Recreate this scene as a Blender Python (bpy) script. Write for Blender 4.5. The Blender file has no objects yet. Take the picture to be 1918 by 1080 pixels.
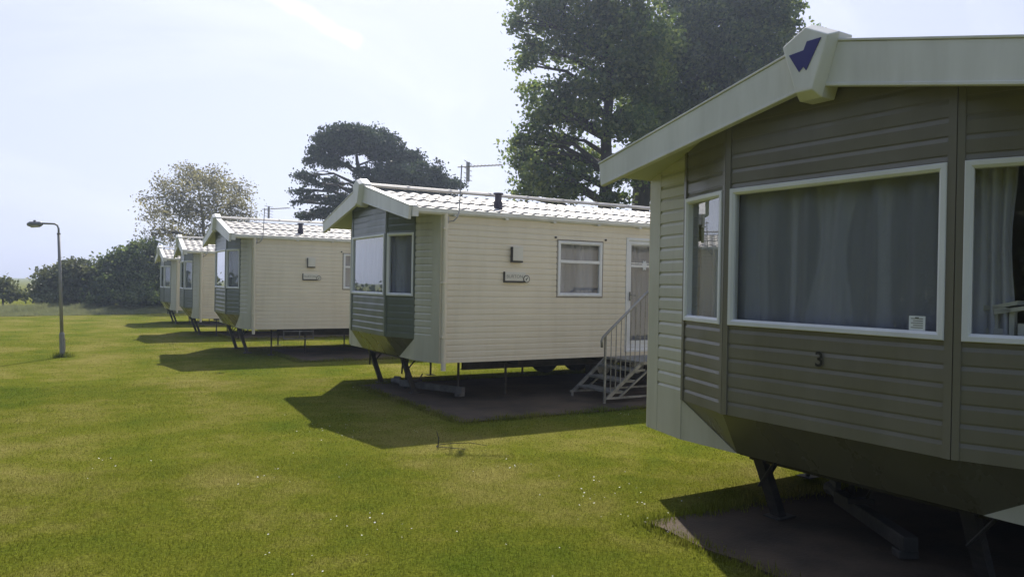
import bpy, math, random
import numpy as np
from mathutils import Vector, Matrix

random.seed(7)
rng = np.random.default_rng(11)
R = math.radians
sc = bpy.context.scene
C = sc.collection

# ------------------------------------------------------------------ materials
def new_mat(name):
    m = bpy.data.materials.new(name); m.use_nodes = True
    nt = m.node_tree
    return m, nt, nt.nodes['Principled BSDF'], nt.nodes['Material Output']

def N(nt, kind, **kw):
    n = nt.nodes.new(kind)
    for k, v in kw.items():
        if k.startswith('i_'):
            n.inputs[k[2:].replace('_', ' ')].default_value = v
        else:
            setattr(n, k, v)
    return n

def noise_col(nt, c0, c1, scale, detail=5, coord='Object', lo=0.35, hi=0.65, stretch=None, rough=0.55):
    tc = N(nt, 'ShaderNodeTexCoord')
    src = tc.outputs[coord]
    if stretch:
        mp = N(nt, 'ShaderNodeMapping'); mp.inputs['Scale'].default_value = stretch
        nt.links.new(src, mp.inputs['Vector']); src = mp.outputs['Vector']
    nz = N(nt, 'ShaderNodeTexNoise'); nz.inputs['Scale'].default_value = scale
    nz.inputs['Detail'].default_value = detail; nz.inputs['Roughness'].default_value = rough
    nt.links.new(src, nz.inputs['Vector'])
    rp = N(nt, 'ShaderNodeValToRGB')
    rp.color_ramp.elements[0].position = lo; rp.color_ramp.elements[1].position = hi
    rp.color_ramp.elements[0].color = (*c0, 1); rp.color_ramp.elements[1].color = (*c1, 1)
    nt.links.new(nz.outputs['Fac'], rp.inputs['Fac'])
    return rp.outputs['Color'], nz.outputs['Fac'], src

def paint(name, c0, c1, rough=0.5, scale=3.0, stretch=(1, 1, .25), bump=0.0, bscale=60, metallic=0, spec=0.5, grime=0.0, warp=0.0):
    m, nt, b, out = new_mat(name)
    col, fac, src = noise_col(nt, c0, c1, scale, stretch=stretch)
    if grime:
        tcg = N(nt, 'ShaderNodeTexCoord'); mg = N(nt, 'ShaderNodeMapping'); mg.inputs['Scale'].default_value = (2.6, 2.6, .3)
        nt.links.new(tcg.outputs['Object'], mg.inputs['Vector'])
        gn = N(nt, 'ShaderNodeTexNoise'); gn.inputs['Scale'].default_value = 1.6; gn.inputs['Detail'].default_value = 6; gn.inputs['Roughness'].default_value = .65
        nt.links.new(mg.outputs[0], gn.inputs['Vector'])
        gr_ = N(nt, 'ShaderNodeMapRange'); gr_.inputs['From Min'].default_value = .48; gr_.inputs['From Max'].default_value = .85; gr_.inputs['To Max'].default_value = grime
        nt.links.new(gn.outputs['Fac'], gr_.inputs['Value'])
        gm_ = N(nt, 'ShaderNodeMix', data_type='RGBA', blend_type='MULTIPLY'); nt.links.new(gr_.outputs[0], gm_.inputs['Factor'])
        nt.links.new(col, gm_.inputs[6]); gm_.inputs[7].default_value = (.50, .49, .40, 1); col = gm_.outputs[2]
    if warp:
        tw2 = N(nt, 'ShaderNodeTexCoord'); wn = N(nt, 'ShaderNodeTexNoise'); wn.inputs['Scale'].default_value = 2.2; wn.inputs['Detail'].default_value = 1
        nt.links.new(tw2.outputs['Object'], wn.inputs['Vector'])
        wb = N(nt, 'ShaderNodeBump'); wb.inputs['Strength'].default_value = warp; wb.inputs['Distance'].default_value = .05
        nt.links.new(wn.outputs['Fac'], wb.inputs['Height']); nt.links.new(wb.outputs['Normal'], b.inputs['Normal'])
    nt.links.new(col, b.inputs['Base Color'])
    rr = N(nt, 'ShaderNodeMapRange'); rr.inputs['To Min'].default_value = rough - .08; rr.inputs['To Max'].default_value = rough + .1
    nt.links.new(fac, rr.inputs['Value']); nt.links.new(rr.outputs['Result'], b.inputs['Roughness'])
    b.inputs['Metallic'].default_value = metallic
    b.inputs['Specular IOR Level'].default_value = spec
    if bump:
        nz = N(nt, 'ShaderNodeTexNoise'); nz.inputs['Scale'].default_value = bscale
        nt.links.new(src, nz.inputs['Vector'])
        bp = N(nt, 'ShaderNodeBump'); bp.inputs['Strength'].default_value = bump; bp.inputs['Distance'].default_value = .01
        nt.links.new(nz.outputs['Fac'], bp.inputs['Height']); nt.links.new(bp.outputs['Normal'], b.inputs['Normal'])
    return m

M = {}
M['cream'] = paint('cream_cladding', (.70, .635, .505), (.745, .68, .545), .42, 2.2, grime=.22, warp=.25)
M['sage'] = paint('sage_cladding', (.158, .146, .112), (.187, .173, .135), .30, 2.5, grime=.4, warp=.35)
M['sage_green'] = paint('greener_cladding', (.108, .128, .105), (.135, .155, .128), .30, 2.5, grime=.4, warp=.35)
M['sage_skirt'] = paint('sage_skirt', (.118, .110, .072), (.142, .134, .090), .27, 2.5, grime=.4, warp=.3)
M['pale'] = paint('pale_sage_panel', (.45, .44, .35), (.53, .515, .42), .42, 2.5, grime=.4, warp=.25)
M['white'] = paint('white_trim', (.64, .64, .605), (.73, .73, .70), .38, 4, grime=.35)
M['upvc'] = paint('white_upvc', (.66, .67, .68), (.74, .75, .76), .32, 4)
M['soffit'] = paint('pale_soffit', (.46, .47, .36), (.52, .53, .42), .5, 3)
M['tile'] = paint('pale_tile_sheet', (.30, .285, .27), (.43, .41, .39), .5, 4, (1, 1, 1), .25, 90)
M['dark'] = paint('dark_steel', (.025, .024, .022), (.06, .052, .045), .6, 6, (1, 1, 1), .3, 40)
M['steel'] = paint('galvanised_steel', (.20, .205, .20), (.33, .335, .33), .5, 12, (1, 1, 1), .1, 60, .6)
M['oldsteel'] = paint('weathered_steel', (.09, .09, .09), (.17, .165, .16), .7, 9, (1, 1, 1), .2, 50)
M['ply'] = paint('underfloor_board', (.03, .027, .024), (.055, .05, .043), .85, 4)
M['rubber'] = paint('tyre_rubber', (.012, .012, .012), (.03, .03, .03), .8, 8)
M['flue'] = paint('dark_flue', (.04, .035, .055), (.07, .062, .085), .6, 8)
M['alu'] = paint('aerial_aluminium', (.30, .30, .31), (.42, .42, .43), .4, 10, metallic=.7)
M['black'] = paint('black_numeral', (.006, .006, .006), (.012, .012, .012), .5)
M['blue'] = paint('blue_emblem', (.022, .022, .16), (.03, .03, .19), .4)
M['inner'] = paint('interior_wall', (.34, .29, .22), (.40, .35, .27), .7)
M['carpet'] = paint('interior_floor', (.10, .07, .05), (.14, .10, .07), .9)
M['dirt_trim'] = paint('window_seal', (.20, .18, .15), (.30, .27, .23), .6)
M['board'] = paint('painted_board', (.62, .60, .53), (.70, .68, .60), .6)
M['paper'] = paint('printed_paper', (.62, .66, .68), (.72, .75, .77), .8)
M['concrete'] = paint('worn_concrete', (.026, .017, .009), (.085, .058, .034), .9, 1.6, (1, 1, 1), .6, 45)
M['lampgrey'] = paint('lamp_column_paint', (.22, .215, .21), (.34, .33, .32), .55, 5, (1, 1, .4), .2, 40)
M['lamphead'] = paint('lamp_head_casing', (.20, .20, .21), (.28, .28, .29), .5)
M['lens'] = paint('lamp_lens', (.45, .45, .46), (.55, .55, .56), .25)

def glass_mat():
    m, nt, b, out = new_mat('window_glass')
    nt.nodes.remove(b)
    tr = N(nt, 'ShaderNodeBsdfTransparent'); tr.inputs['Color'].default_value = (.90, .92, .91, 1)
    gl = N(nt, 'ShaderNodeBsdfGlossy'); gl.inputs['Roughness'].default_value = .004
    # Schlick reflectance of a double glazed pane, the same from both sides
    ge = N(nt, 'ShaderNodeNewGeometry')
    dt = N(nt, 'ShaderNodeVectorMath', operation='DOT_PRODUCT'); nt.links.new(ge.outputs['Normal'], dt.inputs[0]); nt.links.new(ge.outputs['Incoming'], dt.inputs[1])
    ab = N(nt, 'ShaderNodeMath', operation='ABSOLUTE'); nt.links.new(dt.outputs['Value'], ab.inputs[0])
    om = N(nt, 'ShaderNodeMath', operation='SUBTRACT'); om.inputs[0].default_value = 1; nt.links.new(ab.outputs[0], om.inputs[1])
    pw = N(nt, 'ShaderNodeMath', operation='POWER'); pw.inputs[1].default_value = 4.0; nt.links.new(om.outputs[0], pw.inputs[0])
    mu = N(nt, 'ShaderNodeMath', operation='MULTIPLY_ADD', use_clamp=True); mu.inputs[1].default_value = 2.2; mu.inputs[2].default_value = .07
    nt.links.new(pw.outputs[0], mu.inputs[0])
    mx = N(nt, 'ShaderNodeMixShader')
    nt.links.new(mu.outputs[0], mx.inputs[0]); nt.links.new(tr.outputs[0], mx.inputs[1]); nt.links.new(gl.outputs[0], mx.inputs[2])
    nt.links.new(mx.outputs[0], out.inputs['Surface'])
    return m
M['glass'] = glass_mat()

def net_mat(name, col, transp):
    m, nt, b, out = new_mat(name)
    nt.nodes.remove(b)
    tr = N(nt, 'ShaderNodeBsdfTransparent')
    df = N(nt, 'ShaderNodeBsdfDiffuse'); df.inputs['Color'].default_value = (*col, 1)
    tl = N(nt, 'ShaderNodeBsdfTranslucent'); tl.inputs['Color'].default_value = (*col, 1)
    a = N(nt, 'ShaderNodeMixShader'); a.inputs[0].default_value = .22
    nt.links.new(df.outputs[0], a.inputs[1]); nt.links.new(tl.outputs[0], a.inputs[2])
    x = N(nt, 'ShaderNodeMixShader'); x.inputs[0].default_value = 1 - transp
    nt.links.new(tr.outputs[0], x.inputs[1]); nt.links.new(a.outputs[0], x.inputs[2])
    nt.links.new(x.outputs[0], out.inputs['Surface'])
    return m
M['net'] = net_mat('net_curtain', (.62, .63, .72), .46)
M['drape'] = net_mat('gathered_curtain', (.70, .70, .76), .08)

def leaf_mat(name, cols, trans=.35, patch=None):
    m, nt, b, out = new_mat(name)
    nt.nodes.remove(b)
    ge = N(nt, 'ShaderNodeNewGeometry')
    rp = N(nt, 'ShaderNodeValToRGB')
    els = rp.color_ramp.elements
    els[0].color = (*cols[0], 1); els[0].position = 0
    els[1].color = (*cols[-1], 1); els[1].position = 1
    for i, c in enumerate(cols[1:-1]):
        e = els.new((i + 1) / (len(cols) - 1)); e.color = (*c, 1)
    nt.links.new(ge.outputs['Random Per Island'], rp.inputs['Fac'])
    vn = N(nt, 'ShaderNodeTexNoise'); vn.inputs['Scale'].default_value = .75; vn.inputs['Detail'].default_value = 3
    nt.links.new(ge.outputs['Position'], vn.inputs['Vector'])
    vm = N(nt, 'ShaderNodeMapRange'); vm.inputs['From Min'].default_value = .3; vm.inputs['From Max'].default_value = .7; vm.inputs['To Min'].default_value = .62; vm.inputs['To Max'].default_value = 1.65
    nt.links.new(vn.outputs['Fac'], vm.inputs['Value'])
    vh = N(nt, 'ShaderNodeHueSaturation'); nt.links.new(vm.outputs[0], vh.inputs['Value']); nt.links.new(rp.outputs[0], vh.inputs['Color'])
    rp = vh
    df = N(nt, 'ShaderNodeBsdfDiffuse'); tl = N(nt, 'ShaderNodeBsdfTranslucent')
    gl = N(nt, 'ShaderNodeBsdfGlossy'); gl.inputs['Roughness'].default_value = .45; gl.inputs['Color'].default_value = (.5, .5, .5, 1)
    hs = N(nt, 'ShaderNodeHueSaturation'); hs.inputs['Hue'].default_value = .492; hs.inputs['Value'].default_value = 1.9; hs.inputs['Saturation'].default_value = 1.1
    nt.links.new(rp.outputs[0], df.inputs[0]); nt.links.new(rp.outputs[0], hs.inputs['Color']); nt.links.new(hs.outputs[0], tl.inputs[0])
    a = N(nt, 'ShaderNodeMixShader'); a.inputs[0].default_value = trans
    nt.links.new(df.outputs[0], a.inputs[1]); nt.links.new(tl.outputs[0], a.inputs[2])
    c2 = N(nt, 'ShaderNodeMixShader'); c2.inputs[0].default_value = .06
    nt.links.new(a.outputs[0], c2.inputs[1]); nt.links.new(gl.outputs[0], c2.inputs[2])
    nt.links.new(c2.outputs[0], out.inputs['Surface'])
    return m
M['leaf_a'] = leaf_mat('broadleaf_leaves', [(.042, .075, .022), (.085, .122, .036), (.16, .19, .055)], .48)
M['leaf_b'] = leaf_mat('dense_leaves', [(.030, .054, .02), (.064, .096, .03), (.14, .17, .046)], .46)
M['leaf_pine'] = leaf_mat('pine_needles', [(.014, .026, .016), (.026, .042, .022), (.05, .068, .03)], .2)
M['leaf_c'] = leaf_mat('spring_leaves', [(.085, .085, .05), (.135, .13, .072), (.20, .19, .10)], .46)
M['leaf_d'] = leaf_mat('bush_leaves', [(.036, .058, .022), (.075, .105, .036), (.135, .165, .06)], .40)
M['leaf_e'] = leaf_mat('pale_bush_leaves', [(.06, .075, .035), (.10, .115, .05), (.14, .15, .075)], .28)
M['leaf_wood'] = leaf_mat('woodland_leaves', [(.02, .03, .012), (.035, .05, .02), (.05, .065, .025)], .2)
M['bark'] = paint('tree_bark', (.035, .03, .025), (.075, .065, .055), .9, 6, (1, 1, .3), .8, 25)

LAWN_C = dict(green=(.092, .126, .014), mid=(.144, .158, .020), straw=(.222, .203, .056))
def lawn_color(nt):
    """large green and yellow patches plus mowing stripes, in metres of the world"""
    ge = N(nt, 'ShaderNodeNewGeometry')
    def nz(scale, detail, rough=.5, dist=0):
        n = N(nt, 'ShaderNodeTexNoise'); n.inputs['Scale'].default_value = scale
        n.inputs['Detail'].default_value = detail; n.inputs['Roughness'].default_value = rough
        n.inputs['Distortion'].default_value = dist
        nt.links.new(ge.outputs['Position'], n.inputs['Vector']); return n.outputs['Fac']
    big = nz(.42, 3, .6, .3); mid = nz(2.1, 4, .6); fine = nz(14, 3, .6)
    w = N(nt, 'ShaderNodeTexWave', wave_type='BANDS', bands_direction='X', wave_profile='SIN')
    w.inputs['Scale'].default_value = .17; w.inputs['Distortion'].default_value = 1.2; w.inputs['Detail'].default_value = 1
    mp = N(nt, 'ShaderNodeMapping'); mp.inputs['Rotation'].default_value = (0, 0, R(4))
    nt.links.new(ge.outputs['Position'], mp.inputs['Vector']); nt.links.new(mp.outputs[0], w.inputs['Vector'])
    def mad(a, k, c):
        n = N(nt, 'ShaderNodeMath', operation='MULTIPLY_ADD'); nt.links.new(a, n.inputs[0]); n.inputs[1].default_value = k
        if isinstance(c, float): n.inputs[2].default_value = c
        else: nt.links.new(c, n.inputs[2])
        return n.outputs[0]
    s = mad(big, 1.5, -.80); s = mad(mid, .95, s); s = mad(fine, .28, s); s = mad(w.outputs['Fac'], .17, s)
    rp = N(nt, 'ShaderNodeValToRGB'); e = rp.color_ramp.elements
    e[0].position = .22; e[0].color = (*LAWN_C['green'], 1)
    e[1].position = .98; e[1].color = (*LAWN_C['straw'], 1)
    k = e.new(.60); k.color = (*LAWN_C['mid'], 1)
    nt.links.new(s, rp.inputs['Fac'])
    return rp.outputs['Color'], fine, ge

def ground_mat():
    m, nt, b, out = new_mat('lawn_ground')
    col, fine, ge = lawn_color(nt)
    b.inputs['Roughness'].default_value = .95; b.inputs['Specular IOR Level'].default_value = 0
    n = N(nt, 'ShaderNodeTexNoise'); n.inputs['Scale'].default_value = 45; n.inputs['Detail'].default_value = 6; n.inputs['Roughness'].default_value = .7
    mp = N(nt, 'ShaderNodeMapping'); mp.inputs['Scale'].default_value = (1, 1, 1)
    nt.links.new(ge.outputs['Position'], mp.inputs[0]); nt.links.new(mp.outputs[0], n.inputs['Vector'])
    mx = N(nt, 'ShaderNodeMix', data_type='RGBA', blend_type='MULTIPLY'); mx.inputs['Factor'].default_value = 1
    rp = N(nt, 'ShaderNodeValToRGB'); rp.color_ramp.elements[0].position = .3; rp.color_ramp.elements[1].position = .7
    rp.color_ramp.elements[0].color = (.45, .45, .45, 1); rp.color_ramp.elements[1].color = (1.35, 1.35, 1.35, 1)
    nt.links.new(n.outputs['Fac'], rp.inputs['Fac'])
    nt.links.new(col, mx.inputs[6]); nt.links.new(rp.outputs[0], mx.inputs[7])
    nt.links.new(mx.outputs[2], b.inputs['Base Color'])
    bp = N(nt, 'ShaderNodeBump'); bp.inputs['Strength'].default_value = .9; bp.inputs['Distance'].default_value = .03
    nt.links.new(n.outputs['Fac'], bp.inputs['Height']); nt.links.new(bp.outputs[0], b.inputs['Normal'])
    return m
M['ground'] = ground_mat()

def grass_mat(name, straw=0.0):
    m, nt, b, out = new_mat(name); nt.nodes.remove(b)
    col, fine, ge = lawn_color(nt)
    hs = N(nt, 'ShaderNodeHueSaturation')
    mr = N(nt, 'ShaderNodeMapRange'); mr.inputs['To Min'].default_value = .65; mr.inputs['To Max'].default_value = 1.5
    nt.links.new(ge.outputs['Random Per Island'], mr.inputs['Value']); nt.links.new(mr.outputs[0], hs.inputs['Value'])
    nt.links.new(col, hs.inputs['Color'])
    src = hs.outputs[0]
    if straw:
        mx = N(nt, 'ShaderNodeMix', data_type='RGBA'); mx.inputs['Factor'].default_value = straw
        nt.links.new(src, mx.inputs[6]); mx.inputs[7].default_value = (.30, .32, .18, 1); src = mx.outputs[2]
    df = N(nt, 'ShaderNodeBsdfDiffuse'); tl = N(nt, 'ShaderNodeBsdfTranslucent')
    nt.links.new(src, df.inputs[0]); nt.links.new(src, tl.inputs[0])
    a = N(nt, 'ShaderNodeMixShader'); a.inputs[0].default_value = .45
    nt.links.new(df.outputs[0], a.inputs[1]); nt.links.new(tl.outputs[0], a.inputs[2])
    nt.links.new(a.outputs[0], out.inputs['Surface'])
    return m
M['grass'] = grass_mat('grass_blades')
M['rough_grass'] = grass_mat('rough_grass_blades', .75)
M['petal'] = paint('daisy_petals', (.5, .5, .45), (.62, .62, .56), .8)

# ------------------------------------------------------------------ mesh helpers
class MB:
    def __init__(s): s.v = []; s.f = []; s.m = []
    def add(s, vs, fs, mi=0):
        o = len(s.v); s.v += [tuple(p) for p in vs]
        for f in fs: s.f.append([o + i for i in f]); s.m.append(mi)
    def poly(s, pts, mi=0): s.add(pts, [list(range(len(pts)))], mi)
    def box(s, x0, x1, y0, y1, z0, z1, mi=0):
        s.obox((x0, y0, z0), (x1 - x0, 0, 0), (0, y1 - y0, 0), (0, 0, z1 - z0), mi)
    def obox(s, o, a, b, c, mi=0):
        o, a, b, c = map(Vector, (o, a, b, c))
        vs = [o, o + a, o + a + b, o + b, o + c, o + a + c, o + a + b + c, o + b + c]
        s.add(vs, [(3, 2, 1, 0), (4, 5, 6, 7), (0, 1, 5, 4), (1, 2, 6, 5), (2, 3, 7, 6), (3, 0, 4, 7)], mi)
    def prism(s, pts, vec, mi=0):
        n = len(pts); vec = Vector(vec); p0 = [Vector(p) for p in pts]; p1 = [p + vec for p in p0]
        s.add(p0 + p1, [list(range(n))[::-1], list(range(n, 2 * n))] + [(i, (i + 1) % n, n + (i + 1) % n, n + i) for i in range(n)], mi)
    def tube(s, pts, rad, sides=8, mi=0, cap=True):
        pts = [Vector(p) for p in pts]; n = len(pts)
        rad = rad if isinstance(rad, (list, tuple)) else [rad] * n
        rings = []; prev = None
        for i, p in enumerate(pts):
            t = (pts[min(i + 1, n - 1)] - pts[max(i - 1, 0)]).normalized()
            if prev is None:
                a = t.orthogonal().normalized()
            else:
                a = (prev - t * prev.dot(t)).normalized()
            prev = a; b = t.cross(a)
            rings.append([p + (a * math.cos(2 * math.pi * k / sides) + b * math.sin(2 * math.pi * k / sides)) * rad[i] for k in range(sides)])
        vs = [q for r in rings for q in r]; fs = []
        for i in range(n - 1):
            for k in range(sides):
                fs.append((i * sides + k, i * sides + (k + 1) % sides, (i + 1) * sides + (k + 1) % sides, (i + 1) * sides + k))
        if cap: fs += [tuple(range(sides))[::-1], tuple(range((n - 1) * sides, n * sides))]
        s.add(vs, fs, mi)
    def build(s, name, mats, parent=None, smooth=False, bevel=0, loc=None):
        me = bpy.data.meshes.new(name); me.from_pydata(s.v, [], s.f)
        for m in (mats if isinstance(mats, (list, tuple)) else [mats]): me.materials.append(m)
        me.polygons.foreach_set('material_index', s.m)
        if smooth: me.polygons.foreach_set('use_smooth', [True] * len(s.f))
        me.update()
        o = bpy.data.objects.new(name, me); C.objects.link(o)
        if parent: o.parent = parent
        if loc: o.location = loc
        if bevel:
            b = o.modifiers.new('bevel', 'BEVEL'); b.width = bevel; b.segments = 2; b.limit_method = 'ANGLE'; b.angle_limit = R(40)
        return o

def np_mesh(name, verts, faces_n, mat, parent=None, loops=None):
    """verts (n,3); every face has faces_n consecutive vertices"""
    me = bpy.data.meshes.new(name); nv = len(verts); nf = nv // faces_n
    me.vertices.add(nv); me.vertices.foreach_set('co', np.ascontiguousarray(verts, np.float32).ravel())
    me.loops.add(nv); me.loops.foreach_set('vertex_index', np.arange(nv, dtype=np.int32))
    me.polygons.add(nf); me.polygons.foreach_set('loop_start', np.arange(0, nv, faces_n, dtype=np.int32))
    me.polygons.foreach_set('loop_total', np.full(nf, faces_n, np.int32))
    me.update(calc_edges=True); me.materials.append(mat)
    o = bpy.data.objects.new(name, me); C.objects.link(o)
    if parent: o.parent = parent
    return o

def empty(name, loc, rz=0, label=None, cat=None, group=None):
    o = bpy.data.objects.new(name, None); C.objects.link(o); o.location = loc; o.rotation_euler = (0, 0, rz)
    o.empty_display_size = .3
    return tag(o, label, cat, group)
def tag(o, label=None, cat=None, group=None, kind=None):
    for k, v in (('label', label), ('category', cat), ('group', group), ('kind', kind)):
        if v: o[k] = v
    return o

def text_mesh(name, body, size, mat, matrix, parent, extrude=.002, bold=0):
    cu = bpy.data.curves.new('lettering_curve', 'FONT'); cu.body = body; cu.size = size; cu.extrude = extrude
    cu.align_x = 'CENTER'; cu.align_y = 'CENTER'; cu.offset = bold
    t = bpy.data.objects.new('lettering_tmp', cu); C.objects.link(t)
    dg = bpy.context.evaluated_depsgraph_get(); dg.update()
    me = bpy.data.meshes.new_from_object(t.evaluated_get(dg))
    bpy.data.objects.remove(t); bpy.data.curves.remove(cu)
    me.transform(matrix); me.materials.clear(); me.materials.append(mat); me.name = name
    o = bpy.data.objects.new(name, me); C.objects.link(o); o.parent = parent
    return o

# ------------------------------------------------------------------ camera
EYE = Vector((0, 0, 1.61))
r_ = Vector((0.86668695, -0.49853987, 0.01765572)); u_ = Vector((-0.01232638, 0.0139799, 0.9998263)); f_ = Vector((0.49870009, 0.86675404, -0.00597101))
cam = bpy.data.cameras.new('camera'); co = bpy.data.objects.new('camera', cam); C.objects.link(co)
mw = Matrix((( r_.x, u_.x, -f_.x, EYE.x), (r_.y, u_.y, -f_.y, EYE.y), (r_.z, u_.z, -f_.z, EYE.z), (0, 0, 0, 1)))
co.matrix_world = mw
cam.sensor_width = 36; cam.lens = 36 * 1437.65 / 1918; cam.clip_start = .05; cam.clip_end = 3000
sc.camera = co
FWD = Vector((.4987, .8668, 0)); RGT = Vector((.8668, -.4987, 0))
PX = 1437.65
def at(px, py, dist):
    """a world point in the direction of a photo pixel, dist metres ahead"""
    d = f_ + r_ * ((px - 959) / PX) + u_ * ((540 - py) / PX)
    return EYE + d * dist

def gz(y, x=0):
    return -.009 * min(max(y, -30.0), 46.0)

# ------------------------------------------------------------------ caravan
W, HW, ZP, OV = 3.806, 2.05, 2.509, .355
BD, FL, CC, HB, CP, CV = .218, .529, 1.134, .304, 1.077, .141
LEN = 9.6; RT = .094
def zu(u):           # underside of the roof
    return HW + (ZP - HW) * (1 - abs(u - W / 2) / (W / 2))

def lap_panel(mb, o, d, n, length, z0, top, holes, lap=.1, dep=.012, mi=0):
    o, d, n = Vector((*o, 0)), Vector((*d, 0)), Vector((*n, 0))
    cuts = sorted({0.0, length, *[s for s, _ in top], *[h for q in holes for h in q[:2]]})
    def ztop(s):
        for (a, za), (b, zb) in zip(top, top[1:]):
            if a - 1e-6 <= s <= b + 1e-6: return za + (zb - za) * (s - a) / (b - a)
        return top[-1][1]
    prof = [(0, dep), (.68, dep), (.90, 0.0), (1.0, 0.0)]
    P = lambda s, z, off: o + d * s + n * off + Vector((0, 0, z))
    for a, b in zip(cuts, cuts[1:]):
        if b - a < 1e-5: continue
        ta, tb = ztop(a), ztop(b)
        ivs = [(z0, 99.0)]
        for h in holes:
            if h[0] <= a + 1e-6 and h[1] >= b - 1e-6:
                nv = []
                for (l, u) in ivs:
                    if h[2] > l: nv.append((l, min(u, h[2])))
                    if h[3] < u: nv.append((max(l, h[3]), u))
                ivs = [q for q in nv if q[1] - q[0] > 1e-5]
        for (l, u) in ivs:
            u = min(u, max(ta, tb))
            k0 = int(math.floor((l - z0) / lap + 1e-6)); k1 = int(math.ceil((u - z0) / lap - 1e-6))
            for k in range(k0, k1):
                zb = z0 + k * lap
                if l < zb - 1e-6 and zb < min(ta, tb, u): mb.poly([P(a, zb, 0), P(b, zb, 0), P(b, zb, dep), P(a, zb, dep)], mi)
                for (f0, d0), (f1, d1) in zip(prof, prof[1:]):
                    q0, q1 = zb + f0 * lap, zb + f1 * lap
                    c0, c1 = max(q0, l), min(q1, u)
                    if c1 - c0 < 1e-6: continue
                    off = lambda z: d0 + (d1 - d0) * (z - q0) / (q1 - q0)
                    pts = [(a, c0), (b, c0), (b, c1), (a, c1)]
                    # clip to the sloping top
                    res = []
                    for i in range(4):
                        p, q = pts[i], pts[(i + 1) % 4]
                        line = lambda s: ta + (tb - ta) * (s - a) / (b - a)
                        gp, gq = line(p[0]) - p[1], line(q[0]) - q[1]
                        if gp >= 0: res.append(p)
                        if gp * gq < 0:
                            t = gp / (gp - gq); res.append((p[0] + (q[0] - p[0]) * t, p[1] + (q[1] - p[1]) * t))
                    if len(res) >= 3: mb.poly([P(s, z, off(z)) for s, z in res], mi)

def strip(mb, o, d, n, s0, s1, z0, z1, n0, n1, mi=0):
    o, d, n = Vector((*o, 0)), Vector((*d, 0)), Vector((*n, 0))
    mb.obox(o + d * s0 + n * n0 + Vector((0, 0, z0)), d * (s1 - s0), n * (n1 - n0), Vector((0, 0, z1 - z0)), mi)

def ring(mb, o, d, n, s0, s1, z0, z1, w, n0, n1, mi=0):
    """one mitred window frame"""
    o, d, n = Vector((*o, 0)), Vector((*d, 0)), Vector((*n, 0))
    P = lambda s, z, k: o + d * s + n * k + Vector((0, 0, z))
    c = w * .35
    loops = []
    for (ins, k) in ((0, n0), (0, n1 - .004), (.004, n1), (w - c, n1), (w, n1 - .012), (w, n0)):
        loops.append([P(s0 + ins, z0 + ins, k), P(s1 - ins, z0 + ins, k), P(s1 - ins, z1 - ins, k), P(s0 + ins, z1 - ins, k)])
    vs = [p for l in loops for p in l]; fs = []
    m = len(loops)
    for i in range(m):
        j = (i + 1) % m
        for k in range(4):
            fs.append((i * 4 + k, i * 4 + (k + 1) % 4, j * 4 + (k + 1) % 4, j * 4 + k))
    mb.add(vs, fs, mi)

def wave_sheet(mb, o, d, n, s0, s1, z0, z1, off, amp, waves, seed, gather=0.0, lean=0.0, mi=0, nz=8):
    o, d, n = Vector((*o, 0)), Vector((*d, 0)), Vector((*n, 0))
    rr = random.Random(seed); ns = max(24, int(waves * 8)); ph = [rr.uniform(0, 6.28) for _ in range(3)]
    fr = [rr.uniform(.8, 1.2) for _ in range(3)]
    vs = []
    for j in range(nz + 1):
        t = j / nz
        for i in range(ns + 1):
            q = i / ns
            c = .5 + (q - .5) * (1 - gather * math.sin(math.pi * min(1, (1 - t) * 1.1)) ** 2) + lean * (1 - t)
            s = s0 + (s1 - s0) * c
            a = amp * (.6 * math.sin(waves * fr[0] * q * 6.283 + ph[0]) + .4 * math.sin(waves * 1.7 * fr[1] * q * 6.283 + ph[1]) + .25 * math.sin(3 * t + ph[2] + q * 9))
            vs.append(o + d * s + n * (off + a) + Vector((0, 0, z0 + (z1 - z0) * t)))
    fs = [(j * (ns + 1) + i, j * (ns + 1) + i + 1, (j + 1) * (ns + 1) + i + 1, (j + 1) * (ns + 1) + i) for j in range(nz) for i in range(ns)]
    mb.add(vs, fs, mi)

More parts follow.
